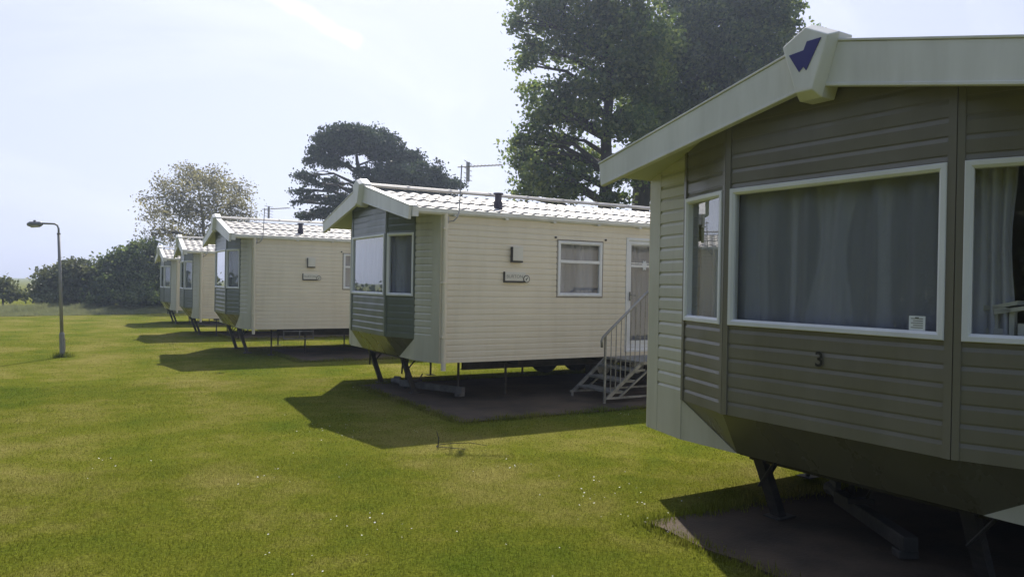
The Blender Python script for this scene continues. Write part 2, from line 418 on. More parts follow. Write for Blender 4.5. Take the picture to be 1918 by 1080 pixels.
def window(parent, o, d, n, s0, s1, z0, z1, w=.042, transom=None, drapes=(), net=True, seal=False, blind=False, seed=1, ajar=(-.004, -.004)):
    mb = MB(); ring(mb, o, d, n, s0, s1, z0, z1, w, -.03, .024)
    if transom: strip(mb, o, d, n, s0 + w, s1 - w, transom - .022, transom + .022, -.02, .020)
    if seal: ring(mb, o, d, n, s0 - .022, s1 + .022, z0 - .02, z1 + .022, .02, -.01, .016, 1)
    fr = mb.build('window', [M['upvc'], M['dirt_trim']], parent)
    mb = MB(); D, O, Nn = Vector((*d, 0)), Vector((*o, 0)), Vector((*n, 0))
    P = lambda s, z: O + D * s + Nn * (ajar[0] + (ajar[1] - ajar[0]) * (s - s0) / (s1 - s0)) + Vector((0, 0, z))
    mb.poly([P(s0 + w - .004, z0 + w - .004), P(s1 - w + .004, z0 + w - .004), P(s1 - w + .004, z1 - w + .004), P(s0 + w - .004, z1 - w + .004)])
    mb.build('pane', M['glass'], fr)
    if net:
        mb = MB(); wave_sheet(mb, o, d, n, s0 + .01, s1 - .01, z0 - .02, z1 + .03, -.085, .03, (s1 - s0) * 4.5, seed)
        mb.build('net_curtain', M['net'], fr, smooth=True)
    for i, (a, b, g, ln) in enumerate(drapes):
        mb = MB(); wave_sheet(mb, o, d, n, s0 + (s1 - s0) * a, s0 + (s1 - s0) * b, z0 - .02, z1 + .03, -.17, .03, (s1 - s0) * (b - a) * 14, seed + 5 + i, g, ln)
        mb.build('curtain', M['drape'], fr, smooth=True)
    if blind:
        mb = MB()
        k = z1 - .05
        while k > z1 - .30:
            strip(mb, o, d, n, s0 + w, s1 - w, k, k + .006, -.12, -.10); k -= .028
        mb.build('blind', M['upvc'], fr)
    return fr

def side_wall(side, shift):
    holes = [(2.084 + shift - CV, 2.912 + shift - CV, .943, 1.78), (3.388 - CV, 4.17 - CV, .06, 1.885), (5.4 - CV, 6.5 - CV, .95, 1.78)]
    mb = MB()
    y = 0.0 if side == 0 else W; n = (0, -1) if side == 0 else (0, 1)
    lap_panel(mb, (CV, y), (1, 0), n, LEN - CV, 0.0, [(0.0, HW + .03), (LEN - CV, HW + .03)], [(h[0] + .005, h[1] - .005, h[2] + .005, h[3] - .005) for h in holes] if side == 0 else [], .085, .011)
    strip(mb, (CV, y), (1, 0), n, -.004, .045, 0.0, HW + .02, -.01, .018)
    return mb

def make_caravan():
    root = empty('static_caravan', (0, 0, 0))
    # ---- front bay, dark sage
    def unit(a, b):
        v = Vector((b[0] - a[0], b[1] - a[1])); L = v.length; v /= L
        return (v.x, v.y), L
    pts = [(CV, 0.0), (0.0, FL), (-BD, CC), (-BD, W - CC), (0.0, W - FL), (CV, W)]
    segs = []
    for a, b in zip(pts, pts[1:]):
        d, L = unit(a, b); nrm = (-d[1], d[0])   # outward: towards -x
        if nrm[0] > 0: nrm = (d[1], -d[0])
        segs.append((a, b, d, nrm, L))
    def tops(a, b, L, extra=.03):
        t = [(0.0, zu(a[1]) + extra)]
        if a[1] < W / 2 < b[1]: t.append(((W / 2 - a[1]) / (b[1] - a[1]) * L, ZP + extra))
        t.append((L, zu(b[1]) + extra)); return t
    WZ0, WZ1 = .912, 1.832
    mb = MB()
    wins = []
    for i in (1, 2, 3):
        a, b, d, n, L = segs[i]
        s0, s1 = (.043, L - .043) if i == 2 else (.035, L - .035)
        lap_panel(mb, a, d, n, L, HB, tops(a, b, L), [(s0 + .005, s1 - .005, WZ0 + .005, WZ1 - .005)], .098, .0055)
        tw_ = .0425 if i == 2 else .0345
        for (q0, q1) in ((0.0, tw_), (L - tw_, L)):
            uu = a[1] + (b[1] - a[1]) * (q0 / L)
            zt = min(zu(a[1] + (b[1] - a[1]) * (q / L)) for q in (q0, q1)) + .02
            strip(mb, a, d, n, q0, q1, HB, zt, -.004, .0145)
        wins.append((a, d, n, s0, s1))
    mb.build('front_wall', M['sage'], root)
    # skirt under the bay
    mb = MB()
    A = (0, FL, HB); B = (-BD, CC, HB); B2 = (-BD, W - CC, HB); A2 = (0, W - FL, HB)
    E = (0, CP, 0); E2 = (0, W - CP, 0)
    mb.poly([A, B, E]); mb.poly([B, B2, E2, E]); mb.poly([B2, A2, E2])
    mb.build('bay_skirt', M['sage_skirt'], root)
    # pale corner panels with the cheeks beside the bay
    for i in (0, 4):
        a, b, d, n, L = segs[i]
        mb = MB()
        if i == 0: o, dd, lap0, lap1 = a, d, .17, L
        else: o, dd, lap0, lap1 = a, d, 0.0, L - .17
        sub = (a[0] + d[0] * lap0, a[1] + d[1] * lap0)
        t = tops(a, b, L)
        ta = t[0][1] + (t[-1][1] - t[0][1]) * lap0 / L; tb = t[0][1] + (t[-1][1] - t[0][1]) * lap1 / L
        lap_panel(mb, sub, d, n, lap1 - lap0, HB, [(0.0, ta), (lap1 - lap0, tb)], [], .098, .010)
        # smooth corner board and lower cheek
        s0, s1 = (0.0, .17) if i == 0 else (L - .17, L)
        strip(mb, a, d, n, s0, s1, 0.0, HW + .03, -.02, .012)
        q0, q1 = (.17, L) if i == 0 else (0.0, L - .17)
        strip(mb, a, d, n, q0, q1, 0.0, HB, -.02, .0095)
        # flat triangle under the bay bevel
        if i == 0: tri = [(0, FL, 0), (0, FL, HB), (0, CP, 0)]
        else: tri = [(0, W - FL, 0), (0, W - CP, 0), (0, W - FL, HB)]
        mb.prism([(p[0] - .006, p[1], p[2]) for p in tri], (.02, 0, 0))
        mb.build('corner_panel', M['pale'], root)
    # windows of the bay
    dr = {0: [(-.05, .2, .25, 0), (.62, 1.05, .2, 0)], 1: [(.0, .10, .5, -.2), (.28, .34, .2, 0), (.42, .64, .45, .15), (.72, .76, .1, 0), (.88, 1.0, .3, .1)], 2: [(.62, .98, .2, 0)]}
    for k, (a, d, n, s0, s1) in enumerate(wins):
        window(root, a, d, n, s0, s1, WZ0, WZ1, .042, drapes=dr[k], seed=3 + k * 7, blind=(k == 2), ajar=(.012, -.029) if k == 2 else (-.004, -.004))
    # ---- side walls, cream
    for side in (0, 1):
        side_wall(side, 0.0).build('side_wall', M['cream'], root)
    mb = MB()
    lap_panel(mb, (LEN, 0), (0, 1), (1, 0), W, 0.0, [(0.0, HW + .03), (W / 2, ZP + .03), (W, HW + .03)], [], .1, .01)
    mb.build('rear_wall', M['cream'], root)
    so, sd, sn = (0.0, 0.0), (1, 0), (0, -1)
    w1 = window(root, so, sd, sn, 2.084, 2.912, .943, 1.78, .05, transom=1.47, drapes=[(.0, .28, .1, 0), (.58, .95, .1, 0)], net=True, seal=True, seed=31)
    window(root, so, sd, sn, 5.4, 6.5, .95, 1.78, .05, transom=1.47, seed=40)
    # bolts for the winter shutter at the upper corners of the side window
    for v_ in (2.03, 2.97):
        mb = MB(); mb.tube([(v_, -.008, 1.825), (v_, -.035, 1.825)], .016, 8); mb.build('shutter_bolt', M['dark'], w1)
    # ---- door
    mb = MB()
    ring(mb, so, sd, sn, 3.388, 4.17, .06, 1.885, .055, -.04, .022)
    ring(mb, so, sd, sn, 3.443, 4.115, .115, 1.83, .062, -.035, .008)
    strip(mb, so, sd, sn, 3.505, 4.053, 1.42, 1.455, -.03, .004)
    strip(mb, so, sd, sn, 3.505, 4.053, 1.475, 1.49, -.03, .003)
    strip(mb, so, sd, sn, 3.505, 4.053, .177, .24, -.03, .0045)
    door = mb.build('door', M['upvc'], root)
    mb = MB(); mb.poly([(3.50, .012, .20), (4.058, .012, .20), (4.058, .012, 1.77), (3.50, .012, 1.77)]); mb.build('pane', M['glass'], door)
    mb = MB(); wave_sheet(mb, so, sd, sn, 3.48, 4.1, .15, 1.79, -.12, .015, 5, 77); mb.build('net_curtain', M['net'], door, smooth=True)
    mb = MB(); mb.box(3.462, 3.492, -.030, -.010, .88, 1.02); mb.tube([(3.477, -.026, .97), (3.477, -.06, .97), (3.56, -.06, .965)], .009, 8)
    mb.build('handle', M['steel'], door)
    mb = MB()
    star = []
    for k in range(12):
        a = k * math.pi / 6; rr_ = .075 if k % 2 == 0 else .05
        star.append((3.78 + rr_ * .75 * math.cos(a), .006, 1.45 + 1.2 * rr_ * math.sin(a)))
    mb.prism(star, (0, -.006, 0))
    mb.build('leaded_motif', M['paper'], door)
    # ---- gas heater vent
    mb = MB(); mb.box(1.262, 1.433, -.075, -.010, 1.452, 1.654)
    vt = mb.build('vent', M['board'], root, bevel=.006)
    mb = MB(); mb.box(1.2535, 1.2605, -.073, -.010, 1.43, 1.652); mb.box(1.254, 1.432, -.072, -.011, 1.428, 1.4505); mb.build('vent_shade', M['dark'], vt)  # dark plates at the left and bottom stand for the vent box's shadow
    # ---- downpipe, gutters
    mb = MB(); mb.tube([(CV + .045, -.055, HW + .03), (CV + .045, -.055, -.10)], .034, 10)
    for z in (.35, 1.1, 1.85): mb.box(CV + .004, CV + .086, -.092, -.012, z, z + .025)
    mb.build('downpipe', M['cream'], root, smooth=False)
    for side in (0, 1):
        mb = MB(); s = (lambda y: y) if side == 0 else (lambda y: W - y)
        prof = [(-.022, HW + .085), (-.022, HW + .004), (-.07, HW + .0), (-.092, HW + .025), (-.095, HW + .075), (-.085, HW + .075), (-.08, HW + .03), (-.035, HW + .03), (-.032, HW + .085)]
        mb.prism([(-OV + .045, s(y), z) for y, z in prof], (LEN + .1 + OV - .045, 0, 0))
        v_ = .3
        while v_ < LEN:
            mb.box(v_, v_ + .05, *sorted((s(-.098), s(-.012))), HW - .018, HW - .001); v_ += .82
        mb.build('gutter', M['white'], root)
    # ---- roof
    EAVE = -.03
    roof = empty('roof', (0, 0, 0)); roof.parent = root
    tl = lambda u: zu(u) + RT
    for side in (0, 1):
        s = (lambda y: y) if side == 0 else (lambda y: W - y)
        mb = MB()
        mb.prism([(-OV + .035, s(EAVE), zu(EAVE)), (-OV + .035, s(W / 2), ZP), (-OV + .035, s(W / 2), ZP + .05), (-OV + .035, s(EAVE), zu(EAVE) + .05)], (LEN + .12 + OV, 0, 0))
        mb.build('soffit', M['soffit'], roof)
        # pressed tile sheet: courses and waves
        nx = int((LEN + OV + .1) / .025); NC = 6
        x = -OV + .09 + np.arange(nx + 1) * .025
        ph = (x / .2) % 1
        wv = .0165 * np.where(ph < .62, np.sin(np.pi * ph / .62) ** .8, -.22 * np.sin(np.pi * (ph - .62) / .38))
        rows = []
        for j in range(NC):
            for fr, st in ((0.0, .0), (0.0, .02), (.5, .012), (1.0, .003)):
                t = (j + fr) / NC; u = EAVE - .035 + (W / 2 - .03 - EAVE) * t
                if fr == 0.0 and st == 0.0 and j > 0: continue
                jog = .006 * math.sin(j * 2.3)
                rows.append([(x[i], s(u), zu(max(u, EAVE)) - (EAVE - u if u < EAVE else 0) * .24 + .052 + st + wv[i] + jog) for i in range(nx + 1)])
        vs = [p for r in rows for p in r]; q = nx + 1
        fs = [(j * q + i, j * q + i + 1, (j + 1) * q + i + 1, (j + 1) * q + i) for j in range(len(rows) - 1) for i in range(nx)]
        if side: fs = [f[::-1] for f in fs]
        mb = MB(); mb.add(vs, fs); mb.build('tile_sheet', M['tile'], roof)
        # bargeboard with its verge strip
        mb = MB()
        e0, e1 = (s(EAVE - .045), s(W / 2 - .0015))
        zt = lambda u: zu(u) + RT + .012
        mb.prism([(-OV - .012, s(EAVE - .045), zt(EAVE - .045)), (-OV - .012, s(EAVE - .02), zt(EAVE) - .185), (-OV - .012, s(W / 2 - .0015), ZP + RT + .01 - .255), (-OV - .012, s(W / 2 - .0015), ZP + RT + .012)], (.04, 0, 0))
        mb.prism([(-OV - .02, s(EAVE - .05), zt(EAVE - .05) + .001), (-OV - .02, s(W / 2 - .002), ZP + RT + .013), (-OV - .02, s(W / 2 - .002), ZP + RT + .028), (-OV - .02, s(EAVE - .05), zt(EAVE - .05) + .016)], (.125, 0, 0))
        mb.prism([(-OV - .018, s(EAVE - .015), zt(EAVE) - .188), (-OV - .018, s(W / 2 - .002), ZP + RT - .248), (-OV - .018, s(W / 2 - .002), ZP + RT - .228), (-OV - .018, s(EAVE - .015), zt(EAVE) - .168)], (.05, 0, 0))
        # boxed return of the bargeboard along the eave
        mb.box(-OV + .0285, -OV + .12, *sorted((s(EAVE - .06), s(EAVE - .005))), HW - .05, HW + .09)
        mb.build('bargeboard', M['white'], roof, bevel=.004)
        mb = MB()
        mb.box(CV, LEN + .1, *sorted((s(-.0215), s(-.0125))), HW - .055, HW + .06); mb.build('fascia', M['cream'], roof)
    mb = MB(); mb.prism([(-OV + .1, W / 2 - .10, ZP + .105), (-OV + .1, W / 2 - .06, ZP + .14), (-OV + .1, W / 2, ZP + .152), (-OV + .1, W / 2 + .06, ZP + .14), (-OV + .1, W / 2 + .10, ZP + .105)], (LEN + OV, 0, 0))
    k = .4
    while k < LEN:
        mb.prism([(k, W / 2 - .105, ZP + .10), (k, W / 2 - .062, ZP + .146), (k, W / 2, ZP + .159), (k, W / 2 + .062, ZP + .146), (k, W / 2 + .105, ZP + .10)], (.03, 0, 0)); k += .75
    mb.build('ridge_cap', M['tile'], roof)
    mb = MB(); c = W / 2
    shp = [(c - .155, 2.605), (c, 2.685), (c + .155, 2.605), (c + .055, 2.315), (c - .055, 2.315)]
    back = [(c - .185, 2.625), (c, 2.715), (c + .185, 2.625), (c + .075, 2.275), (c - .075, 2.275)]
    vs = [(-OV - .085, u, z) for u, z in shp] + [(-OV - .0205, u, z) for u, z in back] + [(-OV + .10, u, z) for u, z in back]
    fs = [(4, 3, 2, 1, 0)] + [(i, (i + 1) % 5, 5 + (i + 1) % 5, 5 + i) for i in range(5)] + [(5 + i, 5 + (i + 1) % 5, 10 + (i + 1) % 5, 10 + i) for i in range(5)] + [(10, 11, 12, 13, 14)]
    mb.add(vs, fs); cap = mb.build('gable_cap', M['white'], roof, bevel=.006)
    # flue
    mb = MB(); mb.tube([(1.376, .6, zu(.6) + .07), (1.376, .6, 2.49)], .052, 14); mb.tube([(1.376, .6, 2.475), (1.376, .6, 2.498)], .076, 14)
    mb.tube([(1.376, .6, zu(.6) + .06), (1.376, .6, zu(.6) + .17)], .068, 14); mb.build('flue', M['flue'], roof)
    # ---- television aerial on its bracket
    ae = MB(); ae.box(.205, .245, -.03, -.012, 1.93, 2.03)
    ae.tube([(.225, -.03, 1.96), (.27, -.13, 1.965), (.32, -.145, 2.02), (.345, -.145, 2.1), (.372, -.145, 2.74)], .009, 8)
    ho = Vector((.375, -.145, 2.715)); bd = Vector((.86, -.50, .07)).normalized(); rd = Vector((.70, .70, -.02)).normalized()
    ae.tube([ho - bd * .06, ho + bd * .56], .008, 6)
    ae.box(ho.x + .06, ho.x + .10, ho.y - .045, ho.y - .01, ho.z - .20, ho.z + .07)
    for dz in (.065, -.03, -.10, -.165):
        p = ho + Vector((.08, -.03, dz)); ae.tube([p - rd * .17, p + rd * .17], .0055, 5)
    for k in range(9):
        p = ho + bd * (.14 + k * .05); ae.tube([p - rd * .075, p + rd * .075], .005, 5)
    aer = ae.build('aerial', M['alu'], root)
    # ---- inside
    mb = MB(); mb.box(.12, LEN - .02, .03, W - .03, .0, .02)
    mb.poly([(-BD + .02, CC, HB + .1), (-BD + .02, W - CC, HB + .1), (.13, W - .3, HB + .1), (.13, .3, HB + .1)])
    mb.build('inner_floor', M['carpet'], root)
    mb = MB(); mb.box(4.8, 4.83, .03, W - .03, .0205, HW); mb.poly([(3.1, W - .02, .02), (4.8, W - .02, .02), (4.8, W - .02, HW), (3.1, W - .02, HW)]); mb.build('partition', M['inner'], root)
    mb = MB(); mb.prism([(.3, W - .75, .02), (.3, W - .05, .02), (.3, W - .05, .86), (.3, W - .2, .86), (.3, W - .24, .45), (.3, W - .75, .45)], (2.3, 0, 0)); mb.build('sofa', M['carpet'], root, bevel=.03)
    mb = MB(); mb.box(.35, 1.9, .1, .7, .02, .45); mb.build('bench', M['carpet'], root, bevel=.03)
    # ---- underneath
    mb = MB(); mb.box(.5, LEN - .05, .22, W - .22, -.02, -.004); mb.box(.06, .5, 1.05, W - 1.05, -.02, -.004); mb.build('underfloor', M['ply'], root)
    mb = MB()
    for u in (.8, W - .8):
        mb.box(.9, LEN - .2, u - .04, u + .04, -.205, -.195); mb.box(.9, LEN - .2, u - .008, u + .008, -.195, -.03); mb.box(.9, LEN - .2, u - .04, u + .04, -.03, -.021)
    for v_ in (1.6, 3.2, 4.6, 6.4, 8.2): mb.box(v_, v_ + .06, .3, W - .3, -.11, -.0205)
    mb.box(.10, .16, 1.1, W - 1.1, -.045, -.0205)
    mb.build('chassis', M['dark'], root)
    for u in (1.0, W - 1.0):
        for v_ in (3.7, 4.45):
            mb = MB(); prof = [(-.09, .16), (-.09, .27), (-.06, .31), (.06, .31), (.09, .27), (.09, .16)]
            n_ = 20; vs = []; fs = []
            for i in range(n_):
                a = 2 * math.pi * i / n_
                vs += [(r * math.cos(a), y, r * math.sin(a)) for y, r in prof]
            for i in range(n_):
                j = (i + 1) % n_
                fs += [(i * 6 + k, i * 6 + k + 1, j * 6 + k + 1, j * 6 + k) for k in range(5)]
            mb.add(vs, fs); wh = mb.build('wheel', M['rubber'], root, loc=(v_, u, 0))
            wh['drop'] = 1
            mb = MB(); mb.tube([(0, -.05, 0), (0, .05, 0)], .165, 16); mb.build('rim', M['steel'], wh)
    # corner legs, hinged and braced (1 m long in the mesh, scaled to the ground)
    for k, u in enumerate((1.2, W - 1.2)):
        mb = MB(); mb.obox((.0, -.04, 0), (.07, 0, 0), (0, .08, 0), (.21, 0, -1.0)); mb.box(.16, .34, -.07, .07, -1.0, -.975)
        mb.tube([(.03, 0, -.45), (-.02, -.16, -.02)], .013, 6); mb.tube([(.10, 0, -.42), (.20, .15, -.02)], .013, 6); mb.tube([(.10, 0, -.40), (.30, .02, -.02)], .013, 6)
        mb.box(-.03, .20, -.17, -.155, -.025, 0)
        lg = mb.build('leg', M['dark'], root, loc=(.06, u, 0)); lg['drop'] = 2
    for (v_, u) in ((.72, .55), (1.5, .5), (1.5, W - .55), (3.2, W - 1.0), (6.4, 1.0), (8.8, 1.0), (6.4, W - 1.0), (8.8, W - 1.0)):
        mb = MB(); mb.tube([(0, 0, 0), (0, 0, -1)], .019, 8); mb.box(-.07, .07, -.07, .07, -1.0, -.985); mb.box(-.05, .05, -.05, .05, -.02, 0)
        p = mb.build('prop', M['dark'], root, loc=(v_, u, -.01)); p['drop'] = 2
    return root, cap

def place(root, X, Y, Zb, heading, slab_top):
    """Zb is the height of the wall's lower edge; the root stands on the ground below it"""
    root.location = (X, Y, slab_top); root.rotation_euler = (0, 0, heading)
    cl = Zb - slab_top
    for ch in root.children:
        k = ch.get('drop', 0)
        if k == 1: ch.location.z = .312
        elif k == 2: ch.location.z = cl - .01; ch.scale.z = cl - .01
        else: ch.location.z = cl
    return cl

def copy_tree(o, parent=None, skip=()):
    c = o.copy(); C.objects.link(c); c.parent = parent
    for ch in list(o.children):
        if ch.name.split('.')[0] in skip: continue
        copy_tree(ch, c, skip)
    return c

proto, cap_proto = make_caravan()
SPOTS = {'A': (4.199, 1.157, .4448, .040), 'B': (4.287, 9.6915, .4946, .0083), 'C': (3.401, 17.94, .4758, .0005), 'D': (3.374, 25.784, .3411, -.0413), 'E': (3.614, 34.084, .2805, -.0074)}
LAB = {'A': 'nearest static caravan, with the numeral 3 and a blue emblem on its sage front',
       'B': 'cream sided static caravan with metal steps at its glazed door, second from the camera',
       'C': 'cream sided static caravan third from the camera, directly beyond the one with steps',
       'D': 'cream static caravan fourth from the camera, mostly behind the third one',
       'E': 'farthest static caravan in the row, beside the dark bushes'}
cars = {}; clear = {}
for k in 'EDCBA':
    r = copy_tree(proto) if k != 'A' else proto
    cars[k] = r
    tag(r, LAB[k], 'static caravan', 'static caravans in a row across the lawn')
    X, Y, Z, h = SPOTS[k]
    clear[k] = place(r, X, Y, Z, h, gz(Y + 2) + .016)
def child(root, base):
    return [c for c in root.children if c.name.split('.')[0] == base]
def move_in(o, cl):
    o.location.z = cl
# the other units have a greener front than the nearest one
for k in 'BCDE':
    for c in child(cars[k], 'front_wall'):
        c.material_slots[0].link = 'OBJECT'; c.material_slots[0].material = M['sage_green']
# caravan A: number and emblem
A = cars['A']
nm = text_mesh('house_number', '3', .125, M['black'], Matrix.Translation((-BD - .0165, 1.914, .742)) @ Matrix(((0, 0, -1, 0), (-1, 0, 0, 0), (0, 1, 0, 0), (0, 0, 0, 1))), A, .0008, .002)
nm.location.z = clear['A']
capA = [c for r in child(A, 'roof') for c in r.children if c.name.startswith('gable_cap')][0]
mb = MB(); c_ = W / 2
em = [(.105, 2.545), (.004, 2.552), (-.018, 2.598), (-.112, 2.598), (-.016, 2.432), (.004, 2.458), (.032, 2.432)]
mb.prism([(-OV - .0895, c_ + u, z) for u, z in em], (.006, 0, 0)); mb.build('emblem', M['blue'], capA)
for c in child(child(A, 'window')[0], 'net_curtain'): bpy.data.objects.remove(c)
# notice in the corner of the big window
bigwin = child(A, 'window')[1]
mb = MB(); mb.box(-BD - .0035, -BD - .0025 + .003, 1.284, 1.372, .955, 1.032); nt_ = mb.build('notice', M['paper'], bigwin)
mb = MB()
for i in range(5): mb.box(-BD - .0050, -BD - .0036, 1.295, 1.36 - .012 * (i % 2), .968 + i * .012, .972 + i * .012)
mb.box(-BD - .0050, -BD - .0036, 1.318, 1.338, 1.020, 1.026)
mb.build('notice_print', M['steel'], bigwin)
# name boards on the sides of the others
for k, word in (('B', 'BURTON'), ('C', 'BURTON')):
    r = cars[k]; mb = MB()
    mb.box(1.155, 1.50, -.040, -.012, 1.16, 1.285)
    s = mb.build('name_board', M['board'], r, bevel=.004, loc=(0, 0, clear[k]))
    mb = MB(); mb.box(1.140, 1.154, -.041, -.012, 1.145, 1.29); mb.box(1.140, 1.47, -.042, -.0125, 1.132, 1.159); mb.build('board_edge', M['dark'], s)
    text_mesh('lettering', word, .068, M['oldsteel'], Matrix.Translation((1.315, -.0415, 1.222)) @ Matrix.Rotation(R(90), 4, 'X'), s, .001, -.001)
    mb = MB(); mb.tube([(1.515, -.012, 1.19), (1.515, -.046, 1.19)], .056, 18); mb.build('round_badge', M['dark'], s)
    mb = MB(); mb.tube([(1.515, -.047, 1.19), (1.515, -.050, 1.19)], .045, 18); bd_ = mb.build('badge_face', M['board'], s)
    mb = MB(); mb.prism([(1.497, -.0505, 1.165), (1.512, -.0505, 1.168), (1.512, -.0505, 1.19), (1.535, -.0505, 1.198), (1.53, -.0505, 1.214), (1.50, -.0505, 1.19)], (0, -.003, 0)); mb.build('badge_mark', M['dark'], s)
for c in child(cars['C'], 'vent'): c.location.x = .13
for c in child(cars['C'], 'name_board'): c.location.x = .14
for c in child(cars['C'], 'window')[3:4]: c.location.x = .17
tmp_ = side_wall(0, .17).build('side_wall_c', M['cream']); child(cars['C'], 'side_wall')[0].data = tmp_.data; bpy.data.objects.remove(tmp_)
# C: folded step frame hanging under its side wall
mb = MB(); zc = 0
for z in (-.05, -.22): mb.box(.86, 1.56, -.03, .0, z - .012, z + .012)
for v_ in (.86, 1.22, 1.54): mb.box(v_, v_ + .025, -.026, -.004, -.235, -.03)
mb.build('step_rail', M['oldsteel'], cars['C'], loc=(0, 0, clear['C']))

# objects on the sill of A's near bay window
def to_world(k, p):
    X, Y, Z, h = SPOTS[k]; ch, sh = math.cos(h), math.sin(h)
    return Vector((X + p[0] * ch - p[1] * sh, Y + p[0] * sh + p[1] * ch, Z + p[2]))
sill = to_world('A', (.03, .93, .92))
orn = empty('window_ornament', sill, SPOTS['A'][3], 'small pale ornament on the sill behind the right hand window of the nearest caravan', 'ornament')
mb = MB()
for (y, z, t) in ((.10, .185, -.22), (.04, .165, -.2), (.13, .145, .1)): mb.obox((-.05, y - .10, z), (.08, 0, 0), (0, .17, .17 * t), (0, 0, .02))
mb.build('slatted_roof', M['board'], orn)
mb = MB(); mb.box(-.03, .0, .02, .045, .0, .165); mb.box(-.03, .0, .10, .125, 0, .165); mb.build('post', M['board'], orn)
mb = MB(); mb.box(-.04, .04, .06, .15, .0, .06); mb.box(-.04, .04, -.10, .0, .0, .09); mb.box(-.035, .035, -.09, -.03, .0905, .125); mb.build('box', M['board'], orn)
mb = MB(); mb.box(-.02, .22, .58, 1.10, -.05, -.001)
shelf = mb.build('sill_board', M['inner'], A); shelf.location = (.02 - .0, 0.0, clear['A'] + .92)

# ------------------------------------------------------------------ metal steps at B's door
X, Y, Z, h = SPOTS['B']
zg = gz(Y) + .016 - Z      # ground in the caravan's frame
st = empty('door_steps', to_world('B', (2.3, -.5, zg)), h, 'galvanised metal steps with a balustrade at the glazed door of the second caravan', 'steps')
def S(v, u, z): return (v - 2.3, u + .5, z - zg)
UN, UF, PZ = -.95, -.10, .01
for u in (UN, UF):
    mb = MB()
    a, b = (2.33, zg + .07), (2.98, PZ)
    for dz, w in ((0, .03), ):
        mb.prism([S(a[0] - .02, u, a[1] + .0), S(b[0] - .03, u, b[1] + .0), S(b[0] + .05, u, b[1] + .0), S(a[0] + .06, u, a[1] + .0)], (0, .03, 0))
        mb.prism([S(a[0] + .20, u, a[1] + .0), S(b[0] + .20, u, b[1] - .05), S(b[0] + .245, u, b[1] - .05), S(a[0] + .245, u, a[1] + .0)], (0, .03, 0))
    mb.box(*[q for pr in zip(S(2.93, u, PZ - .045), S(4.2, u + .03, PZ - .002)) for q in pr])
    mb.box(*[q for pr in zip(S(2.30, u + .001, zg + .06), S(4.2, u + .029, zg + .09)) for q in pr])
    mb.build('stringer', M['steel'], st)
for i in range(3):
    t = (i + .55) / 3.4; v0 = 2.33 + .65 * t; z0 = zg + .07 + (PZ - zg - .07) * t
    mb = MB(); mb.box(*[q for pr in zip(S(v0 + .0, UN + .03, z0 - .02), S(v0 + .24, UF, z0 + .012)) for q in pr]); mb.build('tread', M['steel'], st)
mb = MB(); mb.box(*[q for pr in zip(S(2.95, UN + .03, PZ - .03), S(4.2, UF, PZ)) for q in pr]); mb.build('platform', M['steel'], st)
mb = MB(); mb.tube([S(2.23, UN, .24), S(2.225, UN, .33), S(2.25, UN, .385), S(2.55, UN, .63), S(3.05, UN, 1.03), S(3.1, UN, 1.05), S(4.2, UN, 1.05)], .02, 10); mb.build('handrail', M['steel'], st, smooth=True)
mb = MB(); mb.tube([S(2.30, UN + .015, zg - .03), S(2.30, UN + .015, .415)], .019, 8); mb.build('post', M['steel'], st)
mb = MB(); mb.tube([S(4.18, UN + .015, zg - .03), S(4.18, UN + .015, 1.05)], .019, 8); mb.build('post', M['steel'], st)
for u in (UF + .015,):
    for v in (2.34, 4.18): mb = MB(); mb.tube([S(v, u, zg - .03), S(v, u, zg + .09 if v < 3 else PZ - .046)], .019, 8); mb.build('post', M['steel'], st)
v = 2.40
while v < 4.15:
    zt_ = min(1.04, .385 + (v - 2.25) * .82); zb_ = PZ if v > 2.97 else zg + .09 + (v - 2.33) / .65 * (PZ - zg - .07)
    mb = MB(); mb.tube([S(v, UN + .012, zb_), S(v, UN + .006, zt_)], .008, 6); mb.build('baluster', M['steel'], st); v += .088

# ------------------------------------------------------------------ ground, slabs
xs = sorted({*np.round(np.linspace(-12, 16, 57), 2), *[-400, -200, -100, -60, -40, -25, -18, 22, 30, 45, 70, 110, 200, 400]})
ys = sorted({*np.round(np.linspace(-4, 46, 101), 2), *[-120, -60, -30, -15, -8, 55, 70, 90, 120, 200, 400, 600]})
mb = MB(); vs = [(x, y, gz(y)) for y in ys for x in xs]; q = len(xs)
mb.add(vs, [(j * q + i, j * q + i + 1, (j + 1) * q + i + 1, (j + 1) * q + i) for j in range(len(ys) - 1) for i in range(q - 1)])
tag(mb.build('ground', M['ground']), kind='structure')
SLABS = []
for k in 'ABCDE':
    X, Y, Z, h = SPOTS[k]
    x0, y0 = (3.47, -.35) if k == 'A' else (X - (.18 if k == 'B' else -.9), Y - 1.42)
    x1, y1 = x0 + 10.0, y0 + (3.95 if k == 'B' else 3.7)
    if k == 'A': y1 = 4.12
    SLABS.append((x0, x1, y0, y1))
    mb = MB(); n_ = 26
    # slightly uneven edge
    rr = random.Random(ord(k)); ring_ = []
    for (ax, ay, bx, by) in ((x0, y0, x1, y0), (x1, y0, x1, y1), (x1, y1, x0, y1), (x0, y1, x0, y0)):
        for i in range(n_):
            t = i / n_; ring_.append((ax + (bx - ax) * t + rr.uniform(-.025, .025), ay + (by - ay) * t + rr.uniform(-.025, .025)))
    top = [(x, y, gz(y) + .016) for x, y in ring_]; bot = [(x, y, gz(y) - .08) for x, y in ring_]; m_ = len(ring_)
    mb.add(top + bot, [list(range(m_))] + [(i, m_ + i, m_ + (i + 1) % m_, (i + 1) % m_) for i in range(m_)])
    tag(mb.build('concrete_slab', M['concrete']), kind='structure')

